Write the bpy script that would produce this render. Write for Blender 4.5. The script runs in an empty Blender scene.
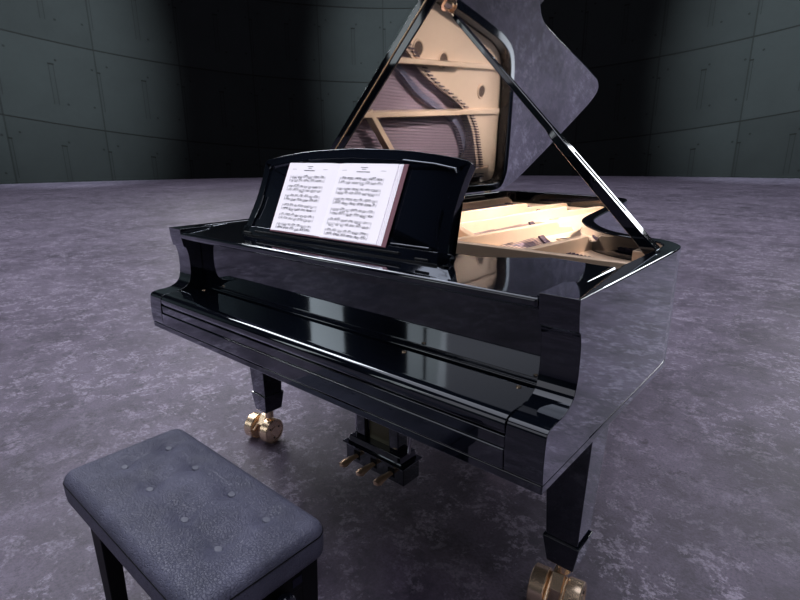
import bpy, bmesh, math, random
from mathutils import Vector, Matrix
C = bpy.context.scene.collection
sc = bpy.context.scene
rnd = random.Random(7)
PI = math.pi

# ------------------------------------------------------------------ node helpers
class NT:
    def __init__(s, name):
        s.m = bpy.data.materials.new(name); s.m.use_nodes = True
        s.t = s.m.node_tree; s.t.nodes.clear()
        s.out = s.t.nodes.new('ShaderNodeOutputMaterial')
    def n(s, typ, **kw):
        o = s.t.nodes.new('ShaderNode' + typ)
        for k, v in kw.items(): setattr(o, k, v)
        return o
    def l(s, a, b): s.t.links.new(a, b)
    def put(s, sock, v):
        if hasattr(v, 'is_output') or isinstance(v, bpy.types.NodeSocket): s.l(v, sock)
        else: sock.default_value = v
    def math(s, op, a, b=None, c=None, clamp=False):
        o = s.n('Math', operation=op); o.use_clamp = clamp
        s.put(o.inputs[0], a)
        if b is not None: s.put(o.inputs[1], b)
        if c is not None: s.put(o.inputs[2], c)
        return o.outputs[0]
    def ramp(s, fac, stops, interp='LINEAR'):
        o = s.n('ValToRGB'); o.color_ramp.interpolation = interp
        e = o.color_ramp.elements
        while len(e) < len(stops): e.new(0.5)
        for i, (p, c) in enumerate(stops):
            e[i].position = p
            e[i].color = (c, c, c, 1) if not isinstance(c, tuple) else (*c, 1)
        s.l(fac, o.inputs[0]); return o.outputs[0]
    def mix(s, fac, a, b, mode='MIX'):
        o = s.n('MixRGB', blend_type=mode)
        s.put(o.inputs[0], fac)
        s.put(o.inputs[1], (*a, 1) if isinstance(a, tuple) else a)
        s.put(o.inputs[2], (*b, 1) if isinstance(b, tuple) else b)
        return o.outputs[0]
    def noise(s, vec, scale, detail=4, rough=.5, dist=0):
        o = s.n('TexNoise'); o.inputs['Scale'].default_value = scale
        o.inputs['Detail'].default_value = detail; o.inputs['Roughness'].default_value = rough
        o.inputs['Distortion'].default_value = dist
        if vec is not None: s.l(vec, o.inputs['Vector'])
        return o.outputs[0]
    def bsdf(s, col, rough=.5, metal=0, spec=.5):
        o = s.n('BsdfPrincipled')
        s.put(o.inputs['Base Color'], (*col, 1) if isinstance(col, tuple) else col)
        s.put(o.inputs['Roughness'], rough); o.inputs['Metallic'].default_value = metal
        o.inputs['Specular IOR Level'].default_value = spec
        return o
    def bump(s, h, strength, dist):
        o = s.n('Bump'); o.inputs['Strength'].default_value = strength
        o.inputs['Distance'].default_value = dist; s.l(h, o.inputs['Height']); return o.outputs[0]
    def done(s, sh): s.l(sh, s.out.inputs['Surface']); return s.m

def simple(name, col, rough=.5, metal=0, spec=.5):
    t = NT(name); return t.done(t.bsdf(col, rough, metal, spec).outputs[0])

def lacquer():
    # black polyester piano lacquer: strong mirror coat that grows toward grazing angles
    t = NT('black_lacquer')
    lw = t.n('LayerWeight'); lw.inputs['Blend'].default_value = .5
    f = t.ramp(lw.outputs['Facing'], [(0., .04), (.32, .075), (.5, .24), (.64, .65), (.72, .66), (.88, .90)])
    d = t.n('BsdfDiffuse'); d.inputs[0].default_value = (.0030, .0042, .0075, 1)
    g = t.n('BsdfGlossy'); g.inputs[0].default_value = (.90, .94, 1, 1)
    tc = t.n('TexCoord')
    r = t.noise(tc.outputs['Object'], 9, 5, .6)
    t.put(g.inputs['Roughness'], t.math('MULTIPLY_ADD', r, .03, .02))
    m = t.n('MixShader'); t.l(f, m.inputs[0]); t.l(d.outputs[0], m.inputs[1]); t.l(g.outputs[0], m.inputs[2])
    return t.done(m.outputs[0])

def floor_mat():
    t = NT('stained_concrete')
    g = t.n('NewGeometry').outputs['Position']
    big = t.noise(g, .45, 5, .6, .3)
    mid = t.noise(g, 2.2, 12, .78, .2)
    fine = t.noise(g, 34, 8, .72, .2)
    vf = t.noise(g, 110, 5, .65)
    col = t.mix(t.ramp(mid, [(.40, 0.), (.58, 1.)]), (.036, .027, .048), (.122, .097, .150))
    col = t.mix(t.ramp(big, [(.42, 0.), (.66, .45)]), col, (.215, .180, .255))
    m2 = t.noise(g, 7.5, 12, .80, .35)
    reg = t.ramp(t.noise(g, 1.1, 6, .65, .3), [(.42, .30), (.56, 1.)])
    patch = t.math('MULTIPLY', t.ramp(m2, [(.505, 0.), (.54, 1.)]), t.ramp(fine, [(.46, 0.), (.52, 1.)]))
    patch = t.math('MULTIPLY', patch, reg)
    col = t.mix(t.math('MULTIPLY', patch, .9), col, (.33, .29, .38))
    pit = t.math('MULTIPLY', t.ramp(t.noise(g, 9.0, 11, .8, .4), [(.40, 1.), (.49, 0.)]), t.ramp(fine, [(.44, 1.), (.54, .2)]))
    col = t.mix(t.math('MULTIPLY', pit, .85), col, (.034, .029, .046))
    col = t.mix(t.math('MULTIPLY', t.ramp(vf, [(.48, 0.), (.58, 1.)]), .45), col, (.04, .035, .052))
    b = t.bsdf(col, t.math('MULTIPLY_ADD', mid, .25, .34), 0, .5)
    t.l(t.bump(t.math('ADD', fine, t.math('MULTIPLY', mid, 1.5)), .5, .004), b.inputs['Normal'])
    return t.done(b.outputs[0])

CX, CY, RW = 1.14, -.81, 30.3
def wall_mat():
    # cast concrete panels: seams, narrow slots with a double outline, tie holes (drawn in metres along the wall)
    t = NT('concrete_panels')
    g = t.n('NewGeometry').outputs['Position']
    sp = t.n('SeparateXYZ'); t.l(g, sp.inputs[0])
    dx = t.math('SUBTRACT', sp.outputs[0], CX); dy = t.math('SUBTRACT', sp.outputs[1], CY)
    u = t.math('MULTIPLY', t.math('ARCTAN2', dx, dy), 27.)
    z = t.math('MULTIPLY_ADD', t.math('SUBTRACT', sp.outputs[2], 1.25), 27. / RW, 1.25)
    uc = t.math('ADD', u, 19.)
    bow = t.math('MINIMUM', t.math('MULTIPLY', t.math('MULTIPLY', uc, uc), .0053), 2.2)
    zz = t.math('SUBTRACT', z, bow)
    W, Hh = 3.165, 3.2
    vc = t.math('MINIMUM', t.math('MAXIMUM', uc, -24.), 24.)
    un = t.math('ADD', t.math('MULTIPLY_ADD', uc, .33263, 95.331), t.math('MULTIPLY', t.math('POWER', t.math('ABSOLUTE', vc), 3.), t.math('MULTIPLY', t.math('SIGN', vc), -6.6e-5)))
    pu = t.math('MULTIPLY', t.math('FRACT', un), W)   # 0 at a seam
    pz = t.math('MULTIPLY', t.math('FRACT', t.math('DIVIDE', t.math('SUBTRACT', zz, 1.28), Hh)), Hh)
    def line(v, c, w):   # 1 within w of c
        return t.math('LESS_THAN', t.math('ABSOLUTE', t.math('SUBTRACT', v, c)), w)
    def AND(a, b): return t.math('MULTIPLY', a, b)
    def OR(a, b): return t.math('MAXIMUM', a, b)
    seam_v = OR(line(pu, 0, .028), line(pu, W, .028))
    seam_h = OR(line(pz, 0, .030), line(pz, Hh, .030))
    d = OR(t.math('MULTIPLY', seam_v, .6), t.math('MULTIPLY', seam_h, .9))
    for c in (W * .5 + .10, .03):
        edge = OR(line(pu, c - .075, .016), line(pu, c + .075, .016))
        inr = t.math('MULTIPLY', line(pz, 1.55, .78), 1.)
        cap = AND(line(pu, c, .10), line(pz, 2.33, .03))
        d = OR(d, OR(t.math('MULTIPLY', AND(edge, inr), .55), cap))
        d = OR(d, t.math('MULTIPLY', AND(line(pu, c, .07), inr), .08))
    for (a, b) in ((.38, 2.62), (-.15 + W, 2.4), (2.05, .85), (1.85, 2.5), (-.25 + W, .9)):
        q = t.math('ADD', t.math('POWER', t.math('ABSOLUTE', t.math('SUBTRACT', pu, a)), 2.), t.math('POWER', t.math('ABSOLUTE', t.math('SUBTRACT', pz, b)), 2.))
        d = OR(d, t.math('MULTIPLY', t.math('LESS_THAN', q, .0018), .8))
    n1 = t.noise(g, .5, 6, .6); n2 = t.noise(g, 5, 5, .6)
    cid = t.n('TexWhiteNoise', noise_dimensions='2D')
    cv = t.n('CombineXYZ'); t.l(t.math('FLOOR', un), cv.inputs[0])
    t.l(t.math('FLOOR', t.math('DIVIDE', t.math('SUBTRACT', zz, 1.28), Hh)), cv.inputs[1]); t.l(cv.outputs[0], cid.inputs['Vector'])
    v = t.math('ADD', t.math('MULTIPLY_ADD', cid.outputs['Value'], .25, .8), t.math('MULTIPLY_ADD', n1, .5, -.25))
    v = t.math('MULTIPLY', v, t.math('MULTIPLY_ADD', n2, .16, .92))
    col = t.mix(1, (.0125, .0147, .0157), v, 'MULTIPLY')
    col = t.mix(t.math('MULTIPLY', d, .88), col, (.0006, .0006, .0007))
    b = t.bsdf(col, .8, 0, .15)
    return t.done(b.outputs[0])

def gold_mat(name, c1, c2, rough, metal=1.):
    t = NT(name); tc = t.n('TexCoord').outputs['Object']
    n = t.noise(tc, 30, 4, .6)
    b = t.bsdf(t.mix(n, c1, c2), t.math('MULTIPLY_ADD', n, .12, rough - .05), metal, .5)
    return t.done(b.outputs[0])

def leather_mat(name, col, dark):
    t = NT(name); tc = t.n('TexCoord').outputs['Object']
    vo = t.n('TexVoronoi', feature='DISTANCE_TO_EDGE'); vo.inputs['Scale'].default_value = 150
    wob = t.n('VectorMath', operation='ADD'); nz = t.n('TexNoise'); nz.inputs['Scale'].default_value = 25; t.l(tc, nz.inputs[0])
    sc_ = t.n('VectorMath', operation='SCALE'); t.l(nz.outputs['Color'], sc_.inputs[0]); sc_.inputs['Scale'].default_value = .022
    t.l(tc, wob.inputs[0]); t.l(sc_.outputs[0], wob.inputs[1]); t.l(wob.outputs[0], vo.inputs['Vector'])
    cr = t.ramp(vo.outputs['Distance'], [(0., 0.), (.12, 1.)])
    n = t.noise(tc, 9, 5, .6)
    cc = t.mix(t.ramp(n, [(.35, 0.), (.7, 1.)]), dark, col)
    cc = t.mix(t.math('MULTIPLY', t.math('SUBTRACT', 1., cr), .08), cc, tuple(x * .4 for x in dark))
    b = t.bsdf(cc, .5, 0, .45)
    h = t.math('ADD', cr, t.math('MULTIPLY', t.noise(tc, 22, 5, .65), 3.0))
    t.l(t.bump(h, .6, .0024), b.inputs['Normal'])
    return t.done(b.outputs[0])

M = dict(
    black=lacquer(), floor=floor_mat(), wall=wall_mat(),
    brass=gold_mat('polished_brass', (.95, .70, .48), (1., .78, .56), .24, .85),
    pedal=gold_mat('pedal_brass', (.72, .50, .33), (.84, .60, .41), .3, .75),
    plate=gold_mat('cast_plate_paint', (.69, .50, .36), (.76, .56, .41), .36, .3),
    hole_dark=simple('plate_hole_shade', (.06, .032, .02), .5),
    sound=simple('soundboard_wood', (.26, .19, .23), .5),
    string=simple('string_steel', (.16, .12, .15), .4, .5),
    bridge=simple('bridge_wood', (.12, .12, .18), .45),
    felt=simple('dark_felt', (.05, .03, .05), .9),
    satin=simple('satin_black', (.004, .0045, .006), .5, 0, .12),
    leather=leather_mat('grey_leather', (.100, .103, .160), (.055, .058, .095)),
    leather_side=leather_mat('grey_leather_side', (.070, .075, .10), (.055, .06, .08)),
    button=simple('leather_button', (.085, .09, .13), .5),
    paper=simple('white_paper', (.90, .87, .95), .6, 0, .2),
    ink=simple('printed_ink', (.02, .02, .04), .7, 0, .1),
    cover=simple('maroon_cover', (.16, .068, .09), .5, 0, .4),
    olive=simple('olive_brass_plate', (.085, .078, .042), .35, .3),  # dark olive brass tone
    steel=simple('nickel', (.6, .6, .65), .15, 1.),
)

# ------------------------------------------------------------------ mesh helpers
def link(name, bm, mat, parent=None, bevel=0, seg=3, skip=None, smooth=True, loc=None):
    bmesh.ops.recalc_face_normals(bm, faces=bm.faces)
    me = bpy.data.meshes.new(name)
    if bevel:
        lay = bm.edges.layers.float.get('bevel_weight_edge') or bm.edges.layers.float.new('bevel_weight_edge')
        for e in bm.edges:
            if len(e.link_faces) == 2 and e.calc_face_angle(0) > .6:
                if skip and skip(e.verts[0].co) and skip(e.verts[1].co): continue
                e[lay] = 1
    bm.to_mesh(me); bm.free()
    me.materials.append(M[mat])
    o = bpy.data.objects.new(name, me); C.objects.link(o)
    if bevel:
        b = o.modifiers.new('bevel', 'BEVEL'); b.width = bevel; b.segments = seg
        b.limit_method = 'WEIGHT'; b.harden_normals = True
    if smooth:
        me.shade_smooth()
        me.set_sharp_from_angle(angle=.6)
        if mat in ('black', 'satin') and len(me.polygons) < 3000:
            wn = o.modifiers.new('weighted_normal', 'WEIGHTED_NORMAL'); wn.weight = 100; wn.keep_sharp = True; wn.mode = 'FACE_AREA'
    if parent is not None:
        o.parent = parent
        off = PIV.get(parent.name, Vector((0, 0, 0)))
        PIV[o.name] = off
        if parent.type == 'EMPTY': o.matrix_parent_inverse = Matrix.Translation(-off)
    return o
PIV = {}
def empty(name, loc, label, cat):
    o = bpy.data.objects.new(name, None); C.objects.link(o); o.location = loc
    o['label'] = label; o['category'] = cat; PIV[name] = Vector(loc); o.empty_display_size = .1
    return o
def box(bm, x0, x1, y0, y1, z0, z1, mtx=None):
    vs = [Vector((x, y, z)) for z in (z0, z1) for y in (y0, y1) for x in (x0, x1)]
    if mtx: vs = [mtx @ v for v in vs]
    v = [bm.verts.new(p) for p in vs]
    for f in ((0, 2, 3, 1), (4, 5, 7, 6), (0, 1, 5, 4), (2, 6, 7, 3), (0, 4, 6, 2), (1, 3, 7, 5)):
        bm.faces.new([v[i] for i in f])
    return bm
def B(): return bmesh.new()
def prism(bm, pts, fa, fb):
    """pts 2D polygon; fa, fb map a 2D point to the two end caps"""
    a = [bm.verts.new(fa(*p)) for p in pts]; b = [bm.verts.new(fb(*p)) for p in pts]
    bm.faces.new(a); bm.faces.new(b[::-1])
    n = len(pts)
    for i in range(n): bm.faces.new([a[i], b[i], b[(i + 1) % n], a[(i + 1) % n]])
    return bm
def ringsolid(bm, outer, inner, fa, fb, closed=True):
    A = [bm.verts.new(fa(*p)) for p in outer]; A2 = [bm.verts.new(fb(*p)) for p in outer]
    I = [bm.verts.new(fa(*p)) for p in inner]; I2 = [bm.verts.new(fb(*p)) for p in inner]
    n = len(outer); R = range(n if closed else n - 1)
    for i in R:
        j = (i + 1) % n
        bm.faces.new([A[i], A[j], A2[j], A2[i]]); bm.faces.new([I[i], I2[i], I2[j], I[j]])
        bm.faces.new([A[i], I[i], I[j], A[j]]); bm.faces.new([A2[i], A2[j], I2[j], I2[i]])
    if not closed:
        for k in (0, n - 1): bm.faces.new([A[k], A2[k], I2[k], I[k]])
    return bm
def cyl(bm, p0, p1, r0, r1=None, n=24, caps=True):
    p0, p1 = Vector(p0), Vector(p1); r1 = r0 if r1 is None else r1
    d = (p1 - p0).normalized(); a = d.orthogonal().normalized(); b = d.cross(a)
    A, Bq = [], []
    for i in range(n):
        t = 2 * PI * i / n; w = a * math.cos(t) + b * math.sin(t)
        A.append(bm.verts.new(p0 + w * r0)); Bq.append(bm.verts.new(p1 + w * r1))
    for i in range(n): bm.faces.new([A[i], A[(i + 1) % n], Bq[(i + 1) % n], Bq[i]])
    if caps: bm.faces.new(A[::-1]); bm.faces.new(Bq)
    return bm
def lathe(bm, p0, d, prof, n=32):
    """prof: list of (dist along d, radius)"""
    p0 = Vector(p0); d = Vector(d).normalized(); a = d.orthogonal().normalized(); b = d.cross(a)
    rings = []
    for (h, r) in prof:
        if r < 1e-6: rings.append([bm.verts.new(p0 + d * h)]); continue
        rings.append([bm.verts.new(p0 + d * h + (a * math.cos(2 * PI * i / n) + b * math.sin(2 * PI * i / n)) * r) for i in range(n)])
    for R0, R1 in zip(rings, rings[1:]):
        for i in range(n):
            j = (i + 1) % n
            if len(R0) == 1: bm.faces.new([R0[0], R1[j], R1[i]])
            elif len(R1) == 1: bm.faces.new([R0[i], R0[j], R1[0]])
            else: bm.faces.new([R0[i], R0[j], R1[j], R1[i]])
    return bm
def tube(bm, pts, radii, n=12):
    pts = [Vector(p) for p in pts]; rings = []
    up = None
    for i, p in enumerate(pts):
        d = (pts[min(i + 1, len(pts) - 1)] - pts[max(i - 1, 0)]).normalized()
        a = d.orthogonal().normalized() if up is None else (up - d * up.dot(d)).normalized()
        up = a; b = d.cross(a); r = radii[i] if isinstance(radii, list) else radii
        rings.append([bm.verts.new(p + (a * math.cos(2 * PI * k / n) + b * math.sin(2 * PI * k / n)) * r) for k in range(n)])
    for R0, R1 in zip(rings, rings[1:]):
        for k in range(n): bm.faces.new([R0[k], R0[(k + 1) % n], R1[(k + 1) % n], R1[k]])
    bm.faces.new(rings[0][::-1]); bm.faces.new(rings[-1])
    return bm
def catmull(P, per=6, closed=False):
    P = [Vector(p).to_2d() if len(p) > 2 else Vector(p) for p in P]; out = []
    n = len(P)
    for i in range(n - 1):
        p0 = P[max(i - 1, 0)]; p1 = P[i]; p2 = P[i + 1]; p3 = P[min(i + 2, n - 1)]
        for k in range(per):
            t = k / per
            out.append(.5 * ((2 * p1) + (p2 - p0) * t + (2 * p0 - 5 * p1 + 4 * p2 - p3) * t * t + (3 * p1 - p0 - 3 * p2 + p3) * t ** 3))
    out.append(P[-1]); return out
def offset(P, d, closed=False):
    out = []; n = len(P)
    for i in range(n):
        a = P[i - 1] if (i or closed) else P[i]; b = P[(i + 1) % n] if (i < n - 1 or closed) else P[i]
        t = (b - a).normalized(); out.append(P[i] + Vector((-t.y, t.x)) * d)
    return out

# ------------------------------------------------------------------ setting
bm = B()
bmesh.ops.create_circle(bm, cap_ends=True, radius=RW + .02, segments=192)
for v in bm.verts: v.co += Vector((CX, CY, 0))
fl = link('floor', bm, 'floor', smooth=False); fl['kind'] = 'structure'
bm = B()
cyl(bm, (CX, CY, 0), (CX, CY, 16), RW, n=256, caps=False)
for f in bm.faces: f.normal_flip()
wl = link('wall_round', bm, 'wall'); wl['kind'] = 'structure'

# ------------------------------------------------------------------ grand piano
piano = empty('grand_piano', (0, 0, 0), 'black lacquered concert grand piano with raised lid and gold iron frame, standing on brass casters', 'grand piano')
W, ZT, ZB, AI = .785, .988, .651, .703
outline_pts = [(.785, .76), (.776, .835), (.742, .893), (.70, .925), (.635, .950), (.56, .985), (.487, 1.05), (.415, 1.153), (.350, 1.29),
    (.305, 1.5), (.270, 1.7), (.225, 1.95), (.190, 2.13), (.165, 2.245), (.115, 2.355), (.04, 2.415), (-.08, 2.45),
    (-.26, 2.49), (-.60, 2.55), (-.70, 2.545), (-.765, 2.50), (-.785, 2.40)]
curve = catmull(outline_pts, 7)
YS = .22
outer = [Vector((W, YS)), Vector((W, .45))] + curve + [Vector((-W, 1.5)), Vector((-W, .45)), Vector((-W, YS))]
RT = .05
def rim_inner(d):
    i = offset(outer, d); i[0].y = YS; i[-1].y = YS; return i
inner = rim_inner(.047)
bm = ringsolid(B(), outer, inner, lambda x, y: (x, y, ZB), lambda x, y: (x, y, ZT), closed=False)
link('rim', bm, 'black', piano, .004, 3, skip=lambda c: abs(c.y - YS) < 1e-4)

# arms with their S-shaped front profile (y, z)
def S(ps): return [(p.x, p.y) for p in ps]
front = [(.102, ZT), (.104, .955), (.110, .922)] + S(catmull([(.118, .918), (.124, .895), (.126, .86), (.124, .82), (.112, .786), (.080, .768), (.04, .764)], 5)) \
    + S(catmull([(.02, .762), (.006, .757), (0, .742), (-.003, .70), (-.002, .66), (.0, ZB)], 4))
prof = front + [(YS, ZB), (YS, ZT)]
for s in (-1, 1):
    bm = prism(B(), prof, lambda y, z: (s * W, y, z), lambda y, z: (s * AI, y, z))
    link('arm', bm, 'black', piano, .003, 3, skip=lambda c: abs(c.y - YS) < 1e-4)
    # wedge where the arm narrows into the rim
    bm = prism(B(), [(AI, YS), (AI + .038, YS + .03), (AI + .038, YS)], lambda x, y: (s * x, y, .80), lambda x, y: (s * x, y, ZT - .0005))
    link('arm_wedge', bm, 'black', piano)

# bottom board following the plan
bb = [Vector((W, 0)), ] + outer[1:-1] + [Vector((-W, 0))]
bb = [Vector((max(-W + .001, min(W - .001, p.x)), p.y)) for p in bb]
bm = prism(B(), bb, lambda x, y: (x, y, .629), lambda x, y: (x, y, .6495))
link('bottom_board', bm, 'black', piano, .003)
link('key_bed', box(B(), -AI + .001, AI - .001, .012, .55, .651, .744), 'black', piano)
link('key_slip', box(B(), -AI + .0015, AI - .0015, -.003, .012, .652, .6955), 'black', piano, .0025)
link('key_slip_rail', box(B(), -AI + .0015, AI - .0015, .0, .012, .6968, .7228), 'black', piano, .002)
# closed fallboard: rounded nose and flat cover
nose = [(.150, .745)] + [(.012, .7240), (.003, .7258)] + S(catmull([(.0, .733), (.0, .744), (.004, .754), (.012, .761), (.024, .7638), (.034, .764)], 4)) + [(.150, .764)]
fb = link('fallboard', prism(B(), nose, lambda y, z: (-AI + .003, y, z), lambda y, z: (AI - .003, y, z)), 'black', piano, .0015)
for x in (-.64, .333, .655):
    bm = lathe(B(), (x, .135, .7634), (0, 0, 1), [(0, .006), (.002, .006), (.003, .004), (.003, 0)], 16)
    link('stud', bm, 'brass', fb)
# upright name board with a cove at its foot
nb = [(.158, .745), (.158, .768), (.161, .772), (.170, .773), (.1735, .775), (.175, .779), (.175, .958), (.20, .958), (.20, .745)]
link('name_board', prism(B(), nb, lambda y, z: (-AI + .002, y, z), lambda y, z: (AI - .002, y, z)), 'black', piano, .0015)
# shelf that carries the music desk; its back edge is arched
def shz(y): return .976 + .053 * (min(y, .34) - .10)
right_plan = [(AI - .001, .10), (AI - .001, .221), (.737, .247), (.737, .43), (.70, .428), (.63, .442), (.565, .446), (.49, .385), (.42, .34)]
ys_ = sorted(set([.10, .221, .247, .34, .385, .428, .43, .442, .446]))
bm = B()
full = right_plan + [(-x, y) for x, y in right_plan[::-1]]
prism(bm, full, lambda x, y: (x, y, shz(y) - .022), lambda x, y: (x, y, shz(y)))
link('music_shelf', bm, 'black', piano, .007, 5)
link('shelf_rail', box(B(), -AI + .004, AI - .004, .112, .125, .950, .9645), 'black', piano, .002)

# ---- iron plate, soundboard, strings
hitch = [(.71, .72), (.60, .74), (.45, .80), (.34, .90), (.22, 1.06), (.08, 1.28), (-.06, 1.5), (-.14, 1.64), (-.21, 1.84), (-.28, 2.02), (-.38, 2.13), (-.50, 2.20), (-.62, 2.26), (-.705, 2.29)]
hc = catmull(hitch, 6)
plate_out = rim_inner(.052)
seg = [p for p in plate_out if p.y > .79 and p.x > -.72 or (p.y > 2.28)]
poly = [Vector(p) for p in seg]
# apron between the hitch line and the bent side
ZP = .915
apron = [p for p in plate_out if (p.x > -.74 and p.y > .80) or p.y > 2.29]
bm = B()
# bridge the two curves by resampling both to the same count
def resample(P, n):
    L = [0]
    for a, b in zip(P, P[1:]): L.append(L[-1] + (b - a).length)
    out = []; j = 0
    for k in range(n):
        t = L[-1] * k / (n - 1)
        while j < len(L) - 2 and L[j + 1] < t: j += 1
        f = (t - L[j]) / max(L[j + 1] - L[j], 1e-9); out.append(P[j].lerp(P[j + 1], min(1, max(0, f))))
    return out
start = [Vector((plate_out[0].x, .80))] + apron
start = [p for p in start if True]
N = 150
oa = resample(start, N); ia = resample(hc, N)
# apron stays uncut; its openings are dark discs laid on top
plate = link('iron_plate', ringsolid(B(), oa, ia, lambda x, y: (x, y, ZP - .014), lambda x, y: (x, y, ZP), closed=False), 'plate', piano)
bm = prism(B(), [(-.733, .548), (.733, .548), (.733, .80), (.60, .84), (.36, .94), (-.1, .86), (-.733, .90)], lambda x, y: (x, y, ZP - .012), lambda x, y: (x, y, ZP))
link('pin_field', bm, 'plate', plate)
link('front_flange', box(B(), -.734, .734, .548, .572, .90, .977), 'plate', plate, .004)
bm = box(B(), -.734, -.70, .57, 2.33, ZP - .014, ZP)
link('bass_flange', bm, 'plate', plate)
for (x, y, r) in ((-.005, 1.53, .036), (-.035, 1.76, .036), (-.165, 2.19, .033), (.30, 1.16, .03)):
    bm = lathe(B(), (x, y, ZP), (0, 0, 1), [(.0, r + .012), (.006, r + .010), (.007, r + .004), (.004, r)], 32)
    o = link('hole_rim', bm, 'plate', plate)
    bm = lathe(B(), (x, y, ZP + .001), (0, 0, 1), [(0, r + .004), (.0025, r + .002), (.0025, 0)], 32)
    link('hole_shade', bm, 'hole_dark', plate)  # dark disc paints the shade inside the opening
def strut(x0, y0, x1, y1, xe, ye, top=.965, low=.942, w=.026):
    """tall tapered rib with a step down at its tail, seen from the side (distance, z)"""
    a = Vector((x0, y0)); b = Vector((x1, y1)); e = Vector((xe, ye)); d = (e - a).normalized(); L1 = (b - a).length; L2 = (e - a).length
    nrm = Vector((-d.y, d.x))
    pr = [(0, ZP - .01), (0, top), (L1 - .012, top + .002), (L1, top - .006), (L1 + .004, low + .004), (L1 + .02, low), (L2 - .02, low - .006), (L2, ZP + .004), (L2, ZP - .01)]
    f = lambda s: (lambda t, z: (a.x + d.x * t + nrm.x * s * w * (.5 if z > .94 else .62), a.y + d.y * t + nrm.y * s * w * (.5 if z > .94 else .62), z))
    link('strut', prism(B(), pr, f(-1), f(1)), 'plate', plate, .004)
strut(.392, .572, .434, 1.0, .445, 1.08)
strut(.105, .572, .190, 1.30, .20, 1.42)
strut(-.135, .572, -.04, 1.90, -.01, 2.36)
strut(-.385, .572, -.290, 1.95, -.27, 2.43)
strut(-.715, .572, -.645, 2.36, -.643, 2.40, .955)
def brace(x0, y0, x1, y1, w=.03):
    a = Vector((x0, y0)); b = Vector((x1, y1)); d = (b - a).normalized(); n = Vector((-d.y, d.x)) * w / 2
    link('cross_brace', prism(B(), [a - n, b - n, b + n, a + n], lambda x, y: (x, y, ZP), lambda x, y: (x, y, .965)), 'plate', plate, .004)
brace(-.105, .98, .13, .75); brace(-.33, 1.16, -.60, 1.43)
# treble bell casting
sb_poly = rim_inner(.049)
bm = prism(B(), [Vector((.735, .56))] + [p for p in sb_poly[2:-2]] + [Vector((-.735, .56))], lambda x, y: (x, y, .862), lambda x, y: (x, y, .872))
sound = link('soundboard', bm, 'sound', piano)
bo = offset(hc, -.075); bi = offset(hc, -.105)
sgn = -1
t0 = (hc[30] + Vector((0, 0)));
if (offset(hc, -.08)[30] - Vector((-.7, .6))).length > (t0 - Vector((-.7, .6))).length:
    bo = offset(hc, .075); bi = offset(hc, .105)
link('bridge', ringsolid(B(), bo[4:-4], bi[4:-4], lambda x, y: (x, y, .872), lambda x, y: (x, y, .906), closed=False), 'bridge', sound)
def hitch_y(x):
    for a, b in zip(hc, hc[1:]):
        if (a.x - x) * (b.x - x) <= 0 and a.x != b.x: return a.y + (b.y - a.y) * (x - a.x) / (b.x - a.x)
    return hc[-1].y
NS = 88
for k in range(NS):
    x = -.695 + 1.385 * k / (NS - 1); y1 = hitch_y(x) + .045
    x1 = x + .0
    bm = tube(B(), [(x, .66, .925), (x, .70, .914), (x1, y1, .918)], .0016 if k > 20 else .0024, 5)
    link('string', bm, 'string', plate)
pin_me = None
for k in range(NS):
    x = -.695 + 1.385 * k / (NS - 1); y1 = hitch_y(x) + .05
    if pin_me is None:
        bm = box(B(), -.0035, .0035, -.02, .02, 0, .01); o = link('hitch_pin', bm, 'felt', plate); pin_me = o.data
    else:
        o = bpy.data.objects.new('hitch_pin', pin_me); C.objects.link(o); o.parent = plate
    o.location = (x, y1, ZP)
for k in range(NS):
    x = -.69 + 1.38 * k / (NS - 1)
    o = bpy.data.objects.new('tuning_pin', pin2) if k else link('tuning_pin', cyl(B(), (0, 0, 0), (0, 0, .028), .0034, n=8), 'steel', plate)
    if k: C.objects.link(o); o.parent = plate
    else: pin2 = o.data
    o.location = (x, .645 + .03 * (k % 3), ZP)

# ---- lid
TH = math.radians(41); HG = Vector((-W, 0, .992))
LM = Matrix.Translation(HG) @ Matrix.Rotation(-TH, 4, 'Y')
LT = .031
def YF(x): return .742 - .088 * (x + W)
lo = offset(outer, -.010)
lid_pl = [Vector((W + .010, YF(W))), Vector((W + .010, .76))] + [p for p in lo[3:] if p.y > .80 and p.x > -.78] + [Vector((-W + .002, 2.47)), Vector((-W + .002, YF(-W)))]
fl_ = lambda h: (lambda x, y: LM @ Vector((x + W, y, h)))
lid = link('lid', prism(B(), lid_pl, fl_(0), fl_(LT)), 'black', piano, .004)
link('lid_flap', prism(B(), [(W + .010, YF(W) + .001), (W + .010, 1.215), (.3, 1.255), (-W + .002, 1.34), (-W + .002, YF(-W) + .001)], fl_(LT + .004), fl_(2 * LT + .000)), 'black', lid, .004)
bm = B()
for k in range(2): pass
tube(bm, [LM @ Vector((.01, YF(-W) - .002, LT + .002)), LM @ Vector((1.57, YF(W) - .002, LT + .002))], .0024, 10)
link('piano_hinge', bm, 'brass', lid)
for y in (.9, 1.7, 2.3):
    link('lid_hinge', cyl(B(), (-W - .004, y, .992), (-W - .004, y + .07, .992), .006, n=16), 'brass', lid)

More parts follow.
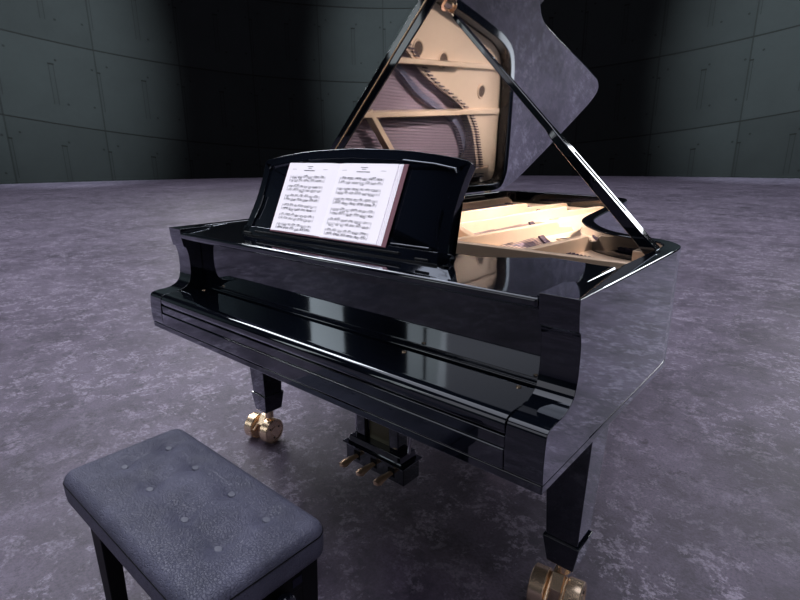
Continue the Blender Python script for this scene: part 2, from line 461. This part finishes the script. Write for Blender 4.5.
# ---- lid prop: wide slotted lower part, thin upper rod, standing across the opening
PB = Vector((.742, .705, .984)); PT = Vector((.040, .705, 1.690))
d = (PT - PB).normalized(); L = (PT - PB).length; nn = Vector((d.z, 0, -d.x))
if nn.z < 0: nn = -nn
yy = Vector((0, 1, 0))
def pm(t, a, b): return PB + d * t + yy * a + nn * b
bm = B()
secs = [(0, .021, -.020, .014), (.05, .021, -.017, .012), (L * .40, .0185, -.014, .011), (L * .445, .014, -.013, .010), (L * .47, .010, -.010, .010), (L * .93, .0085, -.008, .008), (L * .97, .006, -.006, .006)]
prev = None
for (t, w, b0, b1) in secs:
    r = [bm.verts.new(pm(t, -w, b0)), bm.verts.new(pm(t, w, b0)), bm.verts.new(pm(t, w, b1)), bm.verts.new(pm(t, -w, b1))]
    if prev:
        for i in range(4): bm.faces.new([prev[i], prev[(i + 1) % 4], r[(i + 1) % 4], r[i]])
    else: bm.faces.new(r[::-1])
    prev = r
bm.faces.new(prev)
prop = link('lid_prop', bm, 'black', piano, .003)
bm = B()
n_ = 16
A_, B_ = [], []
sl = []
for i in range(n_):
    t = 2 * PI * i / n_; sl.append((math.cos(t) * .004, math.sin(t) * .004))
pts = []
for (a, b) in sl: pts.append((L * .14 + b if b < 0 else L * .36 + b, a))
prism(bm, pts, lambda t, a: pm(t, a, .0105), lambda t, a: pm(t, a, .0126))
link('prop_slot', bm, 'satin', prop)
link('prop_pin', lathe(B(), pm(L * .97, 0, 0) , d, [(-.01, .006), (.0, .0075), (.006, .007), (.012, 0)], 16), 'brass', prop)
bm = B()
cu = LM @ Vector(((PT.x + W) / math.cos(TH), .705, 0)); ln = (LM.to_3x3() @ Vector((0, 0, -1))).normalized()
lathe(bm, cu, ln, [(0, .030), (.004, .030), (.007, .022), (.024, .018), (.028, .014), (.018, .011), (.014, 0)], 28)
cup = link('prop_cup', bm, 'brass', lid)
link('prop_bracket', box(B(), .690, .748, .685, .725, .955, .986), 'plate', piano, .003)

# ---- music desk
TD = math.radians(25); XD = -.016
DM = Matrix.Translation((XD, .200, .984)) @ Matrix.Rotation(-TD, 4, 'X')     # local x, z up the slope, -y toward the player
half = catmull([(.435, 0), (.425, .03), (.415, .08), (.411, .13), (.413, .20), (.421, .262)], 4)
topc = catmull([(.421, .266), (.34, .281), (.20, .297), (0, .305)], 5)
right_ = half + topc[1:]
ol = right_ + [Vector((-p.x, p.y)) for p in right_[::-1][1:]]
f_ = lambda h: (lambda x, z: DM @ Vector((x, h, z)))
def inset(P, d):
    Q = offset(P, d, True); return Q
desk = inn = inset(ol, .030)
desk = link('music_desk', prism(B(), inset(ol, .026), f_(.002), f_(.018)), 'black', piano)
link('desk_frame', ringsolid(B(), [Vector(p) for p in ol], inn, f_(-.004), f_(.020), True), 'black', desk, .003)
# carved bead inside the frame: lower rail and the two upper corners
def bead(P, r=.0032): link('bead', tube(B(), [DM @ Vector((x, -.004, z)) for x, z in P], r, 10), 'black', desk)
bead([(.24, .036), (.366, .036)]); bead([(-.385, .235), (-.38, .246), (-.31, .258), (-.20, .268)]); bead([(.385, .235), (.38, .246), (.31, .258), (.20, .268)])
bead([(-.385, .06), (-.374, .10), (-.372, .14)]); bead([(.385, .06), (.374, .10), (.372, .14)])
link('desk_ledge', box(B(), -.36, .28, -.011, .0, .010, .016, DM), 'satin', desk, .002)
bm = box(B(), XD - .425, XD + .425, .196, .212, .972, .986)
link('desk_slide', bm, 'satin', piano, .003)
for x in (-.37, .37):
    link('desk_hinge', cyl(B(), (XD + x - .02, .178, .996), (XD + x + .02, .178, .996), .004, n=12), 'satin', piano)

# ---- legs with casters
def frustum(bm, x0, x1, y0, y1, z0, X0, X1, Y0, Y1, z1):
    v = [bm.verts.new(p) for p in ((x0, y0, z0), (x1, y0, z0), (x1, y1, z0), (x0, y1, z0), (X0, Y0, z1), (X1, Y0, z1), (X1, Y1, z1), (X0, Y1, z1))]
    for f in ((3, 2, 1, 0), (4, 5, 6, 7), (0, 1, 5, 4), (1, 2, 6, 5), (2, 3, 7, 6), (3, 0, 4, 7)): bm.faces.new([v[i] for i in f])
    return bm
def make_leg(cx, cy, ang, dx=0, dy=0):
    leg = link('leg', frustum(B(), cx - .044, cx + .044, cy - .043, cy + .043, .23, cx - .062, cx + .062, cy - .060, cy + .060, .629), 'black', piano, .003)
    link('ferrule', frustum(B(), cx - .038, cx + .038, cy - .042, cy + .042, .160, cx - .052, cx + .052, cy - .050, cy + .050, .243), 'black', leg, .003)
    ax = Vector((math.cos(ang), math.sin(ang), 0)); fw = Vector((-ax.y, ax.x, 0)); r = .0555
    c = Vector((cx, cy, 0)) - fw * .024 - ax * .010 + Vector((dx, dy, r))
    bm = cyl(B(), (cx, cy, .162), (cx, cy, .118), .018, n=24)
    top = Vector((cx, cy, .118))
    bx = Matrix.Translation(c + Vector((0, 0, .0))) @ Matrix.Rotation(ang, 4, 'Z')
    pr = [(-.020, -.020), (.020, -.024), (.050, .020), (.052, .062), (.004, .062), (-.022, .025)]
    prism(bm, pr, lambda y, z: bx @ Vector((-.016, y, z)), lambda y, z: bx @ Vector((.016, y, z)))
    cyl(bm, c - ax * .066, c + ax * .066, .010, n=16)
    for q in (-.5, .5): cyl(bm, bx @ Vector((q * .04, .02, .045)), bx @ Vector((q * .04, -.045, .0)), .006, n=12)
    link('caster_fork', bm, 'brass', leg, .0015)
    for s in (-1, 1):
        w = link('caster_wheel', lathe(B(), c + ax * s * .026, ax * s, [(0, .010), (0, r - .003), (.003, r), (.040, r), (.043, r - .003), (.043, r - .012), (.040, r - .014), (.040, .022), (.0425, .020), (.0425, 0)], 48), 'brass', leg)
        for k in range(3):
            a = k * 2 * PI / 3 + .4
            p = c + ax * s * .066 + fw * math.cos(a) * .03 + Vector((0, 0, math.sin(a) * .03))
            link('wheel_screw', cyl(B(), p, p + ax * s * .0016, .004, n=10), 'satin', leg)
make_leg(-.690, .405, math.radians(10), -.030, .014); make_leg(.690, .405, math.radians(8)); make_leg(-.25, 2.12, math.radians(-30))

# ---- pedal lyre
lyre = link('pedal_lyre', box(B(), -.139, .139, .356, .440, .160, .226), 'black', piano, .003)
link('lyre_cap', frustum(B(), -.139, .139, .352, .444, .222, -.148, .148, .342, .450, .234), 'black', lyre, .002)
link('lyre_cap', frustum(B(), -.128, .128, .356, .440, .234, -.122, .122, .360, .436, .262), 'black', lyre, .002)
for s in (-1, 1):
    link('lyre_post', frustum(B(), s * .078 - .020, s * .078 + .020, .375, .425, .262, s * .078 - .026, s * .078 + .026, .37, .43, .63), 'black', lyre, .003)
    link('lyre_rod', tube(B(), [(s * .125, .40, .262), (s * .135, .41, .40), (s * .16, .44, .629)], .006, 12), 'steel', lyre)
for x in (-.035, 0, .035):
    link('trap_rod', cyl(B(), (x, .405, .262), (x, .405, .629), .004, n=10), 'steel', lyre)
link('lyre_panel', box(B(), -.052, .052, .392, .398, .262, .345), 'olive', lyre)
for x in (-.083, 0, .083):
    P = [(x, .375, .190), (x, .350, .193), (x, .325, .195), (x, .300, .193), (x, .285, .186), (x, .279, .180)]
    bm = tube(B(), P, [.010, .010, .012, .016, .017, .008], 20)
    for v in bm.verts: v.co.z = .19 + (v.co.z - .19) * .62
    link('pedal', bm, 'pedal', lyre)
    link('pedal_slot', box(B(), x - .014, x + .014, .3545, .36, .178, .212), 'satin', lyre)

# ------------------------------------------------------------------ open score on the desk
def shade(o): return o
BK = DM @ Matrix.Translation((-XD, 0, 0))
bl = BK @ Vector((-.059, -.006, .024))
book = empty('sheet_music', bl, 'open book of sheet music in a maroon cover on the piano music desk', 'sheet music')
x0, xm, x1, h0, h1 = -.288, -.053, .182, .026, .2535
bm = box(B(), -.297, .212, -.0085, -.0062, .0222, .2555, BK)
link('cover', bm, 'cover', book, .0008)
def page_prof(xa, xb, y0, lift, n=14):
    """page block surface: rises out of the gutter"""
    out = []
    for i in range(n + 1):
        t = i / n; x = xa + (xb - xa) * t
        out.append((x, y0 - lift * (1 - math.exp(-t * 14)) * (1 - .35 * t)))
    return out
def pages(name, xa, xb, y0, lift, hh0, hh1):
    p = page_prof(xa, xb, y0, lift)
    pr = p + [(xb, -.0085), (xa, -.0085)]
    return link(name, prism(B(), pr, lambda x, y: BK @ Vector((x, y, hh0)), lambda x, y: BK @ Vector((x, y, hh1))), 'paper', book)
left = pages('left_page', xm, x0, -.0095, .006, h0, h1)
for k, e in enumerate((.1965, .192, .187)):
    pages('page', xm, e, -.0088, .0015 + .0014 * k, h0 - .0012 + .0004 * k, h1 + .001 - .0004 * k)
right = pages('right_page', xm, x1, -.0095, .0065, h0, h1)
def py(xa, xb, y0, lift, x):
    t = (x - xa) / (xb - xa); return y0 - lift * (1 - math.exp(-t * 14)) * (1 - .35 * t) - .0003
def engrave(page, xa, xb, lift, seed, m0, m1):
    r = random.Random(seed); bm = B()
    sgn_ = 1 if xb > xa else -1
    L0, L1 = (xa + m0, xb - m1) if sgn_ > 0 else (xb + m1, xa - m0)
    def Y(x): return py(xa, xb, -.0095, lift, x)
    def quad(a, b, c, e):
        v = [bm.verts.new(BK @ Vector((x, Y(x), z))) for (x, z) in (a, b, c, e)]; bm.faces.new(v)
    def bar(xa_, z0_, xb_, z1_, w):
        n = max(1, int(abs(xb_ - xa_) / .02))
        for i in range(n):
            p = xa_ + (xb_ - xa_) * i / n; q = xa_ + (xb_ - xa_) * (i + 1) / n
            s = z0_ + (z1_ - z0_) * i / n; t = z0_ + (z1_ - z0_) * (i + 1) / n
            quad((p, s - w), (q, t - w), (q, t + w), (p, s + w))
    def stem(x, z0_, z1_, w=.00022): quad((x - w, z0_), (x + w, z0_), (x + w, z1_), (x - w, z1_))
    def head(x, z, a=.0011, b=.0008):
        v = [bm.verts.new(BK @ Vector((x + a * math.cos(t), Y(x) - .00005, z + b * math.sin(t) + a * .3 * math.cos(t)))) for t in [k * PI / 4 for k in range(8)]]
        bm.faces.new(v)
    cxm = (L0 + L1) / 2
    # heading lines
    for (w_, z) in ((.026, h1 - .012), (.014, h1 - .0175), (.050, h1 - .0255)):
        x = cxm - w_ / 2
        while x < cxm + w_ / 2:
            l = r.uniform(.0012, .0026); hh = .0011 if w_ < .05 else .0015
            quad((x, z - hh), (x + l, z - hh), (x + l, z + hh), (x, z + hh)); x += l + .0009
    for xx in (L0, L1 - .02):
        bar(xx, h1 - .0215, xx + .02, h1 - .0215, .0004)
    for s in range(6):
        zc = h1 - .044 - s * .0315
        for st in (0, 1):
            zb_ = zc - st * .0125
            for k in range(5): bar(L0, zb_ - k * .0014, L1, zb_ - k * .0014, .00013)
            x = L0 + .010
            dense = (s, st) in ((2, 1), (3, 1), (0, 0), (5, 1))
            while x < L1 - .006:
                n = r.choice((3, 4, 4, 6)) if not dense else r.choice((6, 8)); dxn = .0030 if dense else .0042
                up = r.random() < .6; base = zb_ - .0028 + r.uniform(-.0018, .0014); sl_ = r.uniform(-.0006, .0006)
                n = min(n, int((L1 - .003 - x) / dxn))
                if n < 2: break
                zt_ = base + (.0042 if up else -.0042)
                for i in range(n):
                    z = base + sl_ * i + r.uniform(-.0012, .0012); hx = x + i * dxn
                    head(hx, z)
                    if r.random() < .35: head(hx, z + (.0022 if up else -.0022))
                    stem(hx + (.0011 if up else -.0011), min(z, zt_ + sl_ * i), max(z, zt_ + sl_ * i))
                bar(x, zt_, x + (n - 1) * dxn, zt_ + sl_ * (n - 1), .00045)
                x += n * dxn + r.uniform(.004, .009)
        stem(L0, zc - .0125 - .0056, zc, .0004)
        for k in (1, 2, 3, 4): stem(L0 + (L1 - L0) * k / 4, zc - .0125 - .0056, zc, .00018)
    link('notation', bm, 'ink', page, smooth=False)
engrave(left, xm, x0, .006, 3, .042, .024); engrave(right, xm, x1, .0065, 5, .022, .038)

# ------------------------------------------------------------------ bench
bench = empty('piano_bench', (.01, -.325, 0), 'low black piano bench with a tufted grey leather cushion, standing in front of the keyboard', 'piano bench')
bx0, bx1, by0, by1, bz0, bz1 = -.328, .354, -.487, -.160, .362, .450
btn = [(x, y) for x in (-.232, -.083, .092, .236) for y in (-.362, -.240)]
bm = B()
nx, ny, nz = 110, 56, 8
def grid_face(fn, na, nb):
    v = [[bm.verts.new(fn(i / na, j / nb)) for j in range(nb + 1)] for i in range(na + 1)]
    for i in range(na):
        for j in range(nb): bm.faces.new([v[i][j], v[i + 1][j], v[i + 1][j + 1], v[i][j + 1]])
lx = lambda t: bx0 + (bx1 - bx0) * t
ly = lambda t: by0 + (by1 - by0) * t
lz = lambda t: bz0 + (bz1 - bz0) * t
grid_face(lambda a, b: (lx(a), ly(b), bz1), nx, ny); grid_face(lambda a, b: (lx(a), ly(b), bz0), nx, ny)
grid_face(lambda a, b: (lx(a), by0, lz(b)), nx, nz); grid_face(lambda a, b: (lx(a), by1, lz(b)), nx, nz)
grid_face(lambda a, b: (bx0, ly(a), lz(b)), ny, nz); grid_face(lambda a, b: (bx1, ly(a), lz(b)), ny, nz)
bmesh.ops.remove_doubles(bm, verts=bm.verts, dist=1e-5)
r_ = .022
for v in bm.verts:
    p = v.co.copy(); top = p.z > bz1 - 1e-5
    q = Vector((min(max(p.x, bx0 + .035), bx1 - .035), min(max(p.y, by0 + .035), by1 - .035), min(max(p.z, bz0 + .006), bz1 - r_)))
    dd = p - q; h = Vector((dd.x, dd.y))
    if h.length > .035: h = h.normalized() * .035
    zz = dd.z
    rz = r_ if zz > 0 else .006
    if abs(zz) > 1e-6:
        k = min(1, h.length / .035); zf = abs(zz) / rz
        # superellipse blend of the top edge
        if k > 1 - r_ / .035:
            kk = (k - (1 - r_ / .035)) / (r_ / .035)
            m = math.hypot(kk, zf)
            if m > 1: kk, zf = kk / m, zf / m
            h = h.normalized() * ((1 - r_ / .035) + kk * r_ / .035) * .035; zz = math.copysign(zf * rz, zz)
    co = Vector((q.x + h.x, q.y + h.y, q.z + zz))
    if zz > 0:
        ex = min(1, (co.x - bx0) / .09, (bx1 - co.x) / .09); ey = min(1, (co.y - by0) / .08, (by1 - co.y) / .08)
        wgt = max(0, min(ex, 1)) * max(0, min(ey, 1))
        dz = .006 * wgt
        for (X, Y_) in btn:
            d2 = (co.x - X) ** 2 + (co.y - Y_) ** 2
            dz -= .010 * math.exp(-d2 / .0007) + .005 * math.exp(-d2 / .004)
        # folds between buttons
        for (X, Y_) in btn[::2]:
            if -.362 < co.y < -.24: dz -= .003 * math.exp(-((co.x - X) / .012) ** 2)
        for Y_ in (-.362, -.240):
            if -.232 < co.x < .236: dz -= .0025 * math.exp(-((co.y - Y_) / .012) ** 2)
        co.z += dz * (zz / r_)
    # side bulge
    tz = (co.z - bz0) / (bz1 - bz0)
    if 0 < tz < 1 and abs(zz) < r_:
        b_ = .004 * math.sin(PI * tz)
        cxy = Vector((co.x - .01, co.y + .325)); 
        co.x += b_ * (1 if cxy.x > 0 else -1) * (h.length > .02) * abs(h.x) / .035; co.y += b_ * (1 if cxy.y > 0 else -1) * (h.length > .02) * abs(h.y) / .035
    v.co = co
cush = link('cushion', bm, 'leather', bench, smooth=False); cush.data.shade_smooth()
def rrect(x0, x1, y0, y1, r, n=6):
    P = []
    for (cx, cy, a0) in ((x1 - r, y1 - r, 0), (x0 + r, y1 - r, 90), (x0 + r, y0 + r, 180), (x1 - r, y0 + r, 270)):
        for i in range(n + 1):
            a = math.radians(a0 + 90 * i / n); P.append((cx + r * math.cos(a), cy + r * math.sin(a)))
    return P
P = rrect(bx0 - .0025, bx1 + .0025, by0 - .0025, by1 + .0025, .036)
link('piping', tube(B(), [(x, y, .425) for x, y in P + P[:2]], .0020, 8), 'satin', cush)
P = rrect(bx0 + .002, bx1 - .002, by0 + .002, by1 - .002, .034)
for (X, Y_) in btn:
    bm = lathe(B(), (X, Y_, .437), (0, 0, 1), [(0, .0105), (.003, .011), (.005, .009), (.0055, 0)], 20)
    for v in bm.verts: v.co.x = X + (v.co.x - X) * 1.15; v.co.y = Y_ + (v.co.y - Y_) * .8
    link('button', bm, 'button', cush)
link('frame', box(B(), bx0 + .04, bx1 - .022, by0 + .05, by1 - .022, .30, .363), 'satin', bench, .004)
for (X0, X1) in ((bx0 + .030, bx0 + .105), (bx1 - .100, bx1 - .018)):
    for (Y0, Y1) in ((by0 + .035, by0 + .080), (by1 - .065, by1 - .018)):
        cx_ = (X0 + X1) / 2; cy_ = (Y0 + Y1) / 2
        link('leg', frustum(B(), cx_ - .028, cx_ + .028, cy_ - .020, cy_ + .020, 0, X0, X1, Y0, Y1, .362), 'satin', bench, .003)
link('crank_slot', box(B(), bx1 - .023, bx1 - .0205, -.250, -.205, .316, .338), 'ink', bench)
bm = lathe(B(), (bx1 - .022, -.290, .314), (1, 0, 0), [(0, .008), (.012, .008), (.012, .024), (.016, .027), (.030, .027), (.034, .024), (.036, .010), (.036, 0)], 28)
link('knob', bm, 'black', bench)

# ------------------------------------------------------------------ camera
yaw, pitch, roll, f = -.7145, -.2739, -.0071, 523.8363
cp, sp_ = math.cos(pitch), math.sin(pitch); cy_, sy_ = math.cos(yaw), math.sin(yaw)
fw = Vector((sy_ * cp, cy_ * cp, sp_)); rr = Vector((cy_, -sy_, 0)); uu = rr.cross(fw)
X = rr * math.cos(roll) + uu * math.sin(roll); Yv = -rr * math.sin(roll) + uu * math.cos(roll)
cam = bpy.data.cameras.new('camera'); cam.sensor_width = 36; cam.lens = f * 36 / 800; cam.clip_start = .02; cam.clip_end = 200
co = bpy.data.objects.new('camera', cam); C.objects.link(co)
m = Matrix((X, Yv, -fw)).transposed().to_4x4(); m.translation = Vector((1.1382, -.8078, 1.2485)); co.matrix_world = m
sc.camera = co

# ------------------------------------------------------------------ lights
def aim(o, tgt):
    o.rotation_euler = (Vector(tgt) - o.location).to_track_quat('-Z', 'Y').to_euler()
def area(name, loc, tgt, sx, sy, power, col=(1, 1, 1), spread=180):
    l = bpy.data.lights.new(name, 'AREA'); l.shape = 'RECTANGLE'; l.size = sx; l.size_y = sy; l.energy = power; l.color = col
    l.spread = math.radians(spread)
    o = bpy.data.objects.new(name, l); C.objects.link(o); o.location = loc; aim(o, tgt); return o
def spot(name, loc, tgt, power, ang, blend=1, col=(1, 1, 1), size=.1, sx=1, sy=1):
    l = bpy.data.lights.new(name, 'SPOT'); l.energy = power; l.spot_size = math.radians(ang); l.spot_blend = blend; l.color = col; l.shadow_soft_size = size
    o = bpy.data.objects.new(name, l); C.objects.link(o); o.location = loc; aim(o, tgt); o.scale = (sx, sy, 1); return o
sun = bpy.data.lights.new('overhead_light', 'SUN'); sun.energy = 2.7; sun.angle = math.radians(80); sun.color = (.89, .90, 1)
so = bpy.data.objects.new('overhead_light', sun); C.objects.link(so)
so.rotation_euler = Vector((.10, -.13, -1)).to_track_quat('-Z', 'Y').to_euler()
def pol(az, r, z): a = math.radians(az); return (CX + r * math.sin(a), CY + r * math.cos(a), z)
for az in (-73, -39, -6, 31, 67, 103, 139, 175, 211, 247):
    spot('wall_washer', pol(az, 14, 10), pol(az, RW, 6), 30000, 44, 1, (.84, .97, 1), .3, .95, 1.6)
def panel(name, az, r, z, w, h, rad, col=(1, 1, 1)):
    return area(name, pol(az, r, z), (0, 0, 1), w, h, rad * w * h * PI, col)
# tall windows high on the wall behind the piano's bass side
for az, wd in ((-62.6, .28), (-61.6, .33), (-60.95, .1), (-59.8, .37), (-58.9, .37), (-58.1, .2)):
    panel('tall_light', az, 26.5, 10.6, wd * 1.1, 6.2, 9)
# softboxes behind the photographer and around the stage
def panel0(name, az, r, z, w, h, rad, col=(1, 1, 1)):
    a = math.radians(az); return area(name, (r * math.sin(a), r * math.cos(a), z), (0, 0, 1), w, h, rad * w * h * PI, col)
panel0('softbox', -156, 11, 5.7, 4.4, 5.6, 1.2, (.95, .93, 1))
panel0('softbox', -144.4, 11, 4.3, .5, 3.6, 2.4, (.93, 1, 1)); panel0('softbox', -141.6, 11, 4.3, .4, 3.6, 2.4, (.93, 1, 1))
panel0('softbox', -130, 11, 4.0, .8, 3.4, 2.4, (.93, 1, 1))
panel('softbox', 5, 12, 5.3, 3.6, 2.4, 5)
panel0('softbox', 100, 9, 2.8, 3, 2.6, 1.6, (1, .90, .82))
panel0('softbox', -80, 9, 8.8, 4.2, 3.4, 7, (.95, .97, 1))
# added unseen spots that brighten the open case from the treble side
for tgt, e, an in (((.12, 1.08, .93), 1800, 9.5), ((-.12, 1.35, .93), 3600, 13), ((-.25, 1.90, .93), 3600, 13)):
    spot('case_fill', (2.7, 2.5, 5.2), tgt, e * 1.0, an, .5, (1, .87, .78), .25)
# small unseen spot added to brighten the score
spot('score_fill', (.2, -4.2, 3.6), (-.07, .25, 1.10), 640, 9, .4, (.97, .96, 1), .1)
w = bpy.data.worlds.new('world'); sc.world = w; w.use_nodes = True
w.node_tree.nodes['Background'].inputs[0].default_value = (.004, .004, .006, 1)
sc.view_settings.view_transform = 'Standard'; sc.view_settings.look = 'None'; sc.view_settings.gamma = 1; sc.view_settings.exposure = 0
sc.view_settings.use_curve_mapping = False
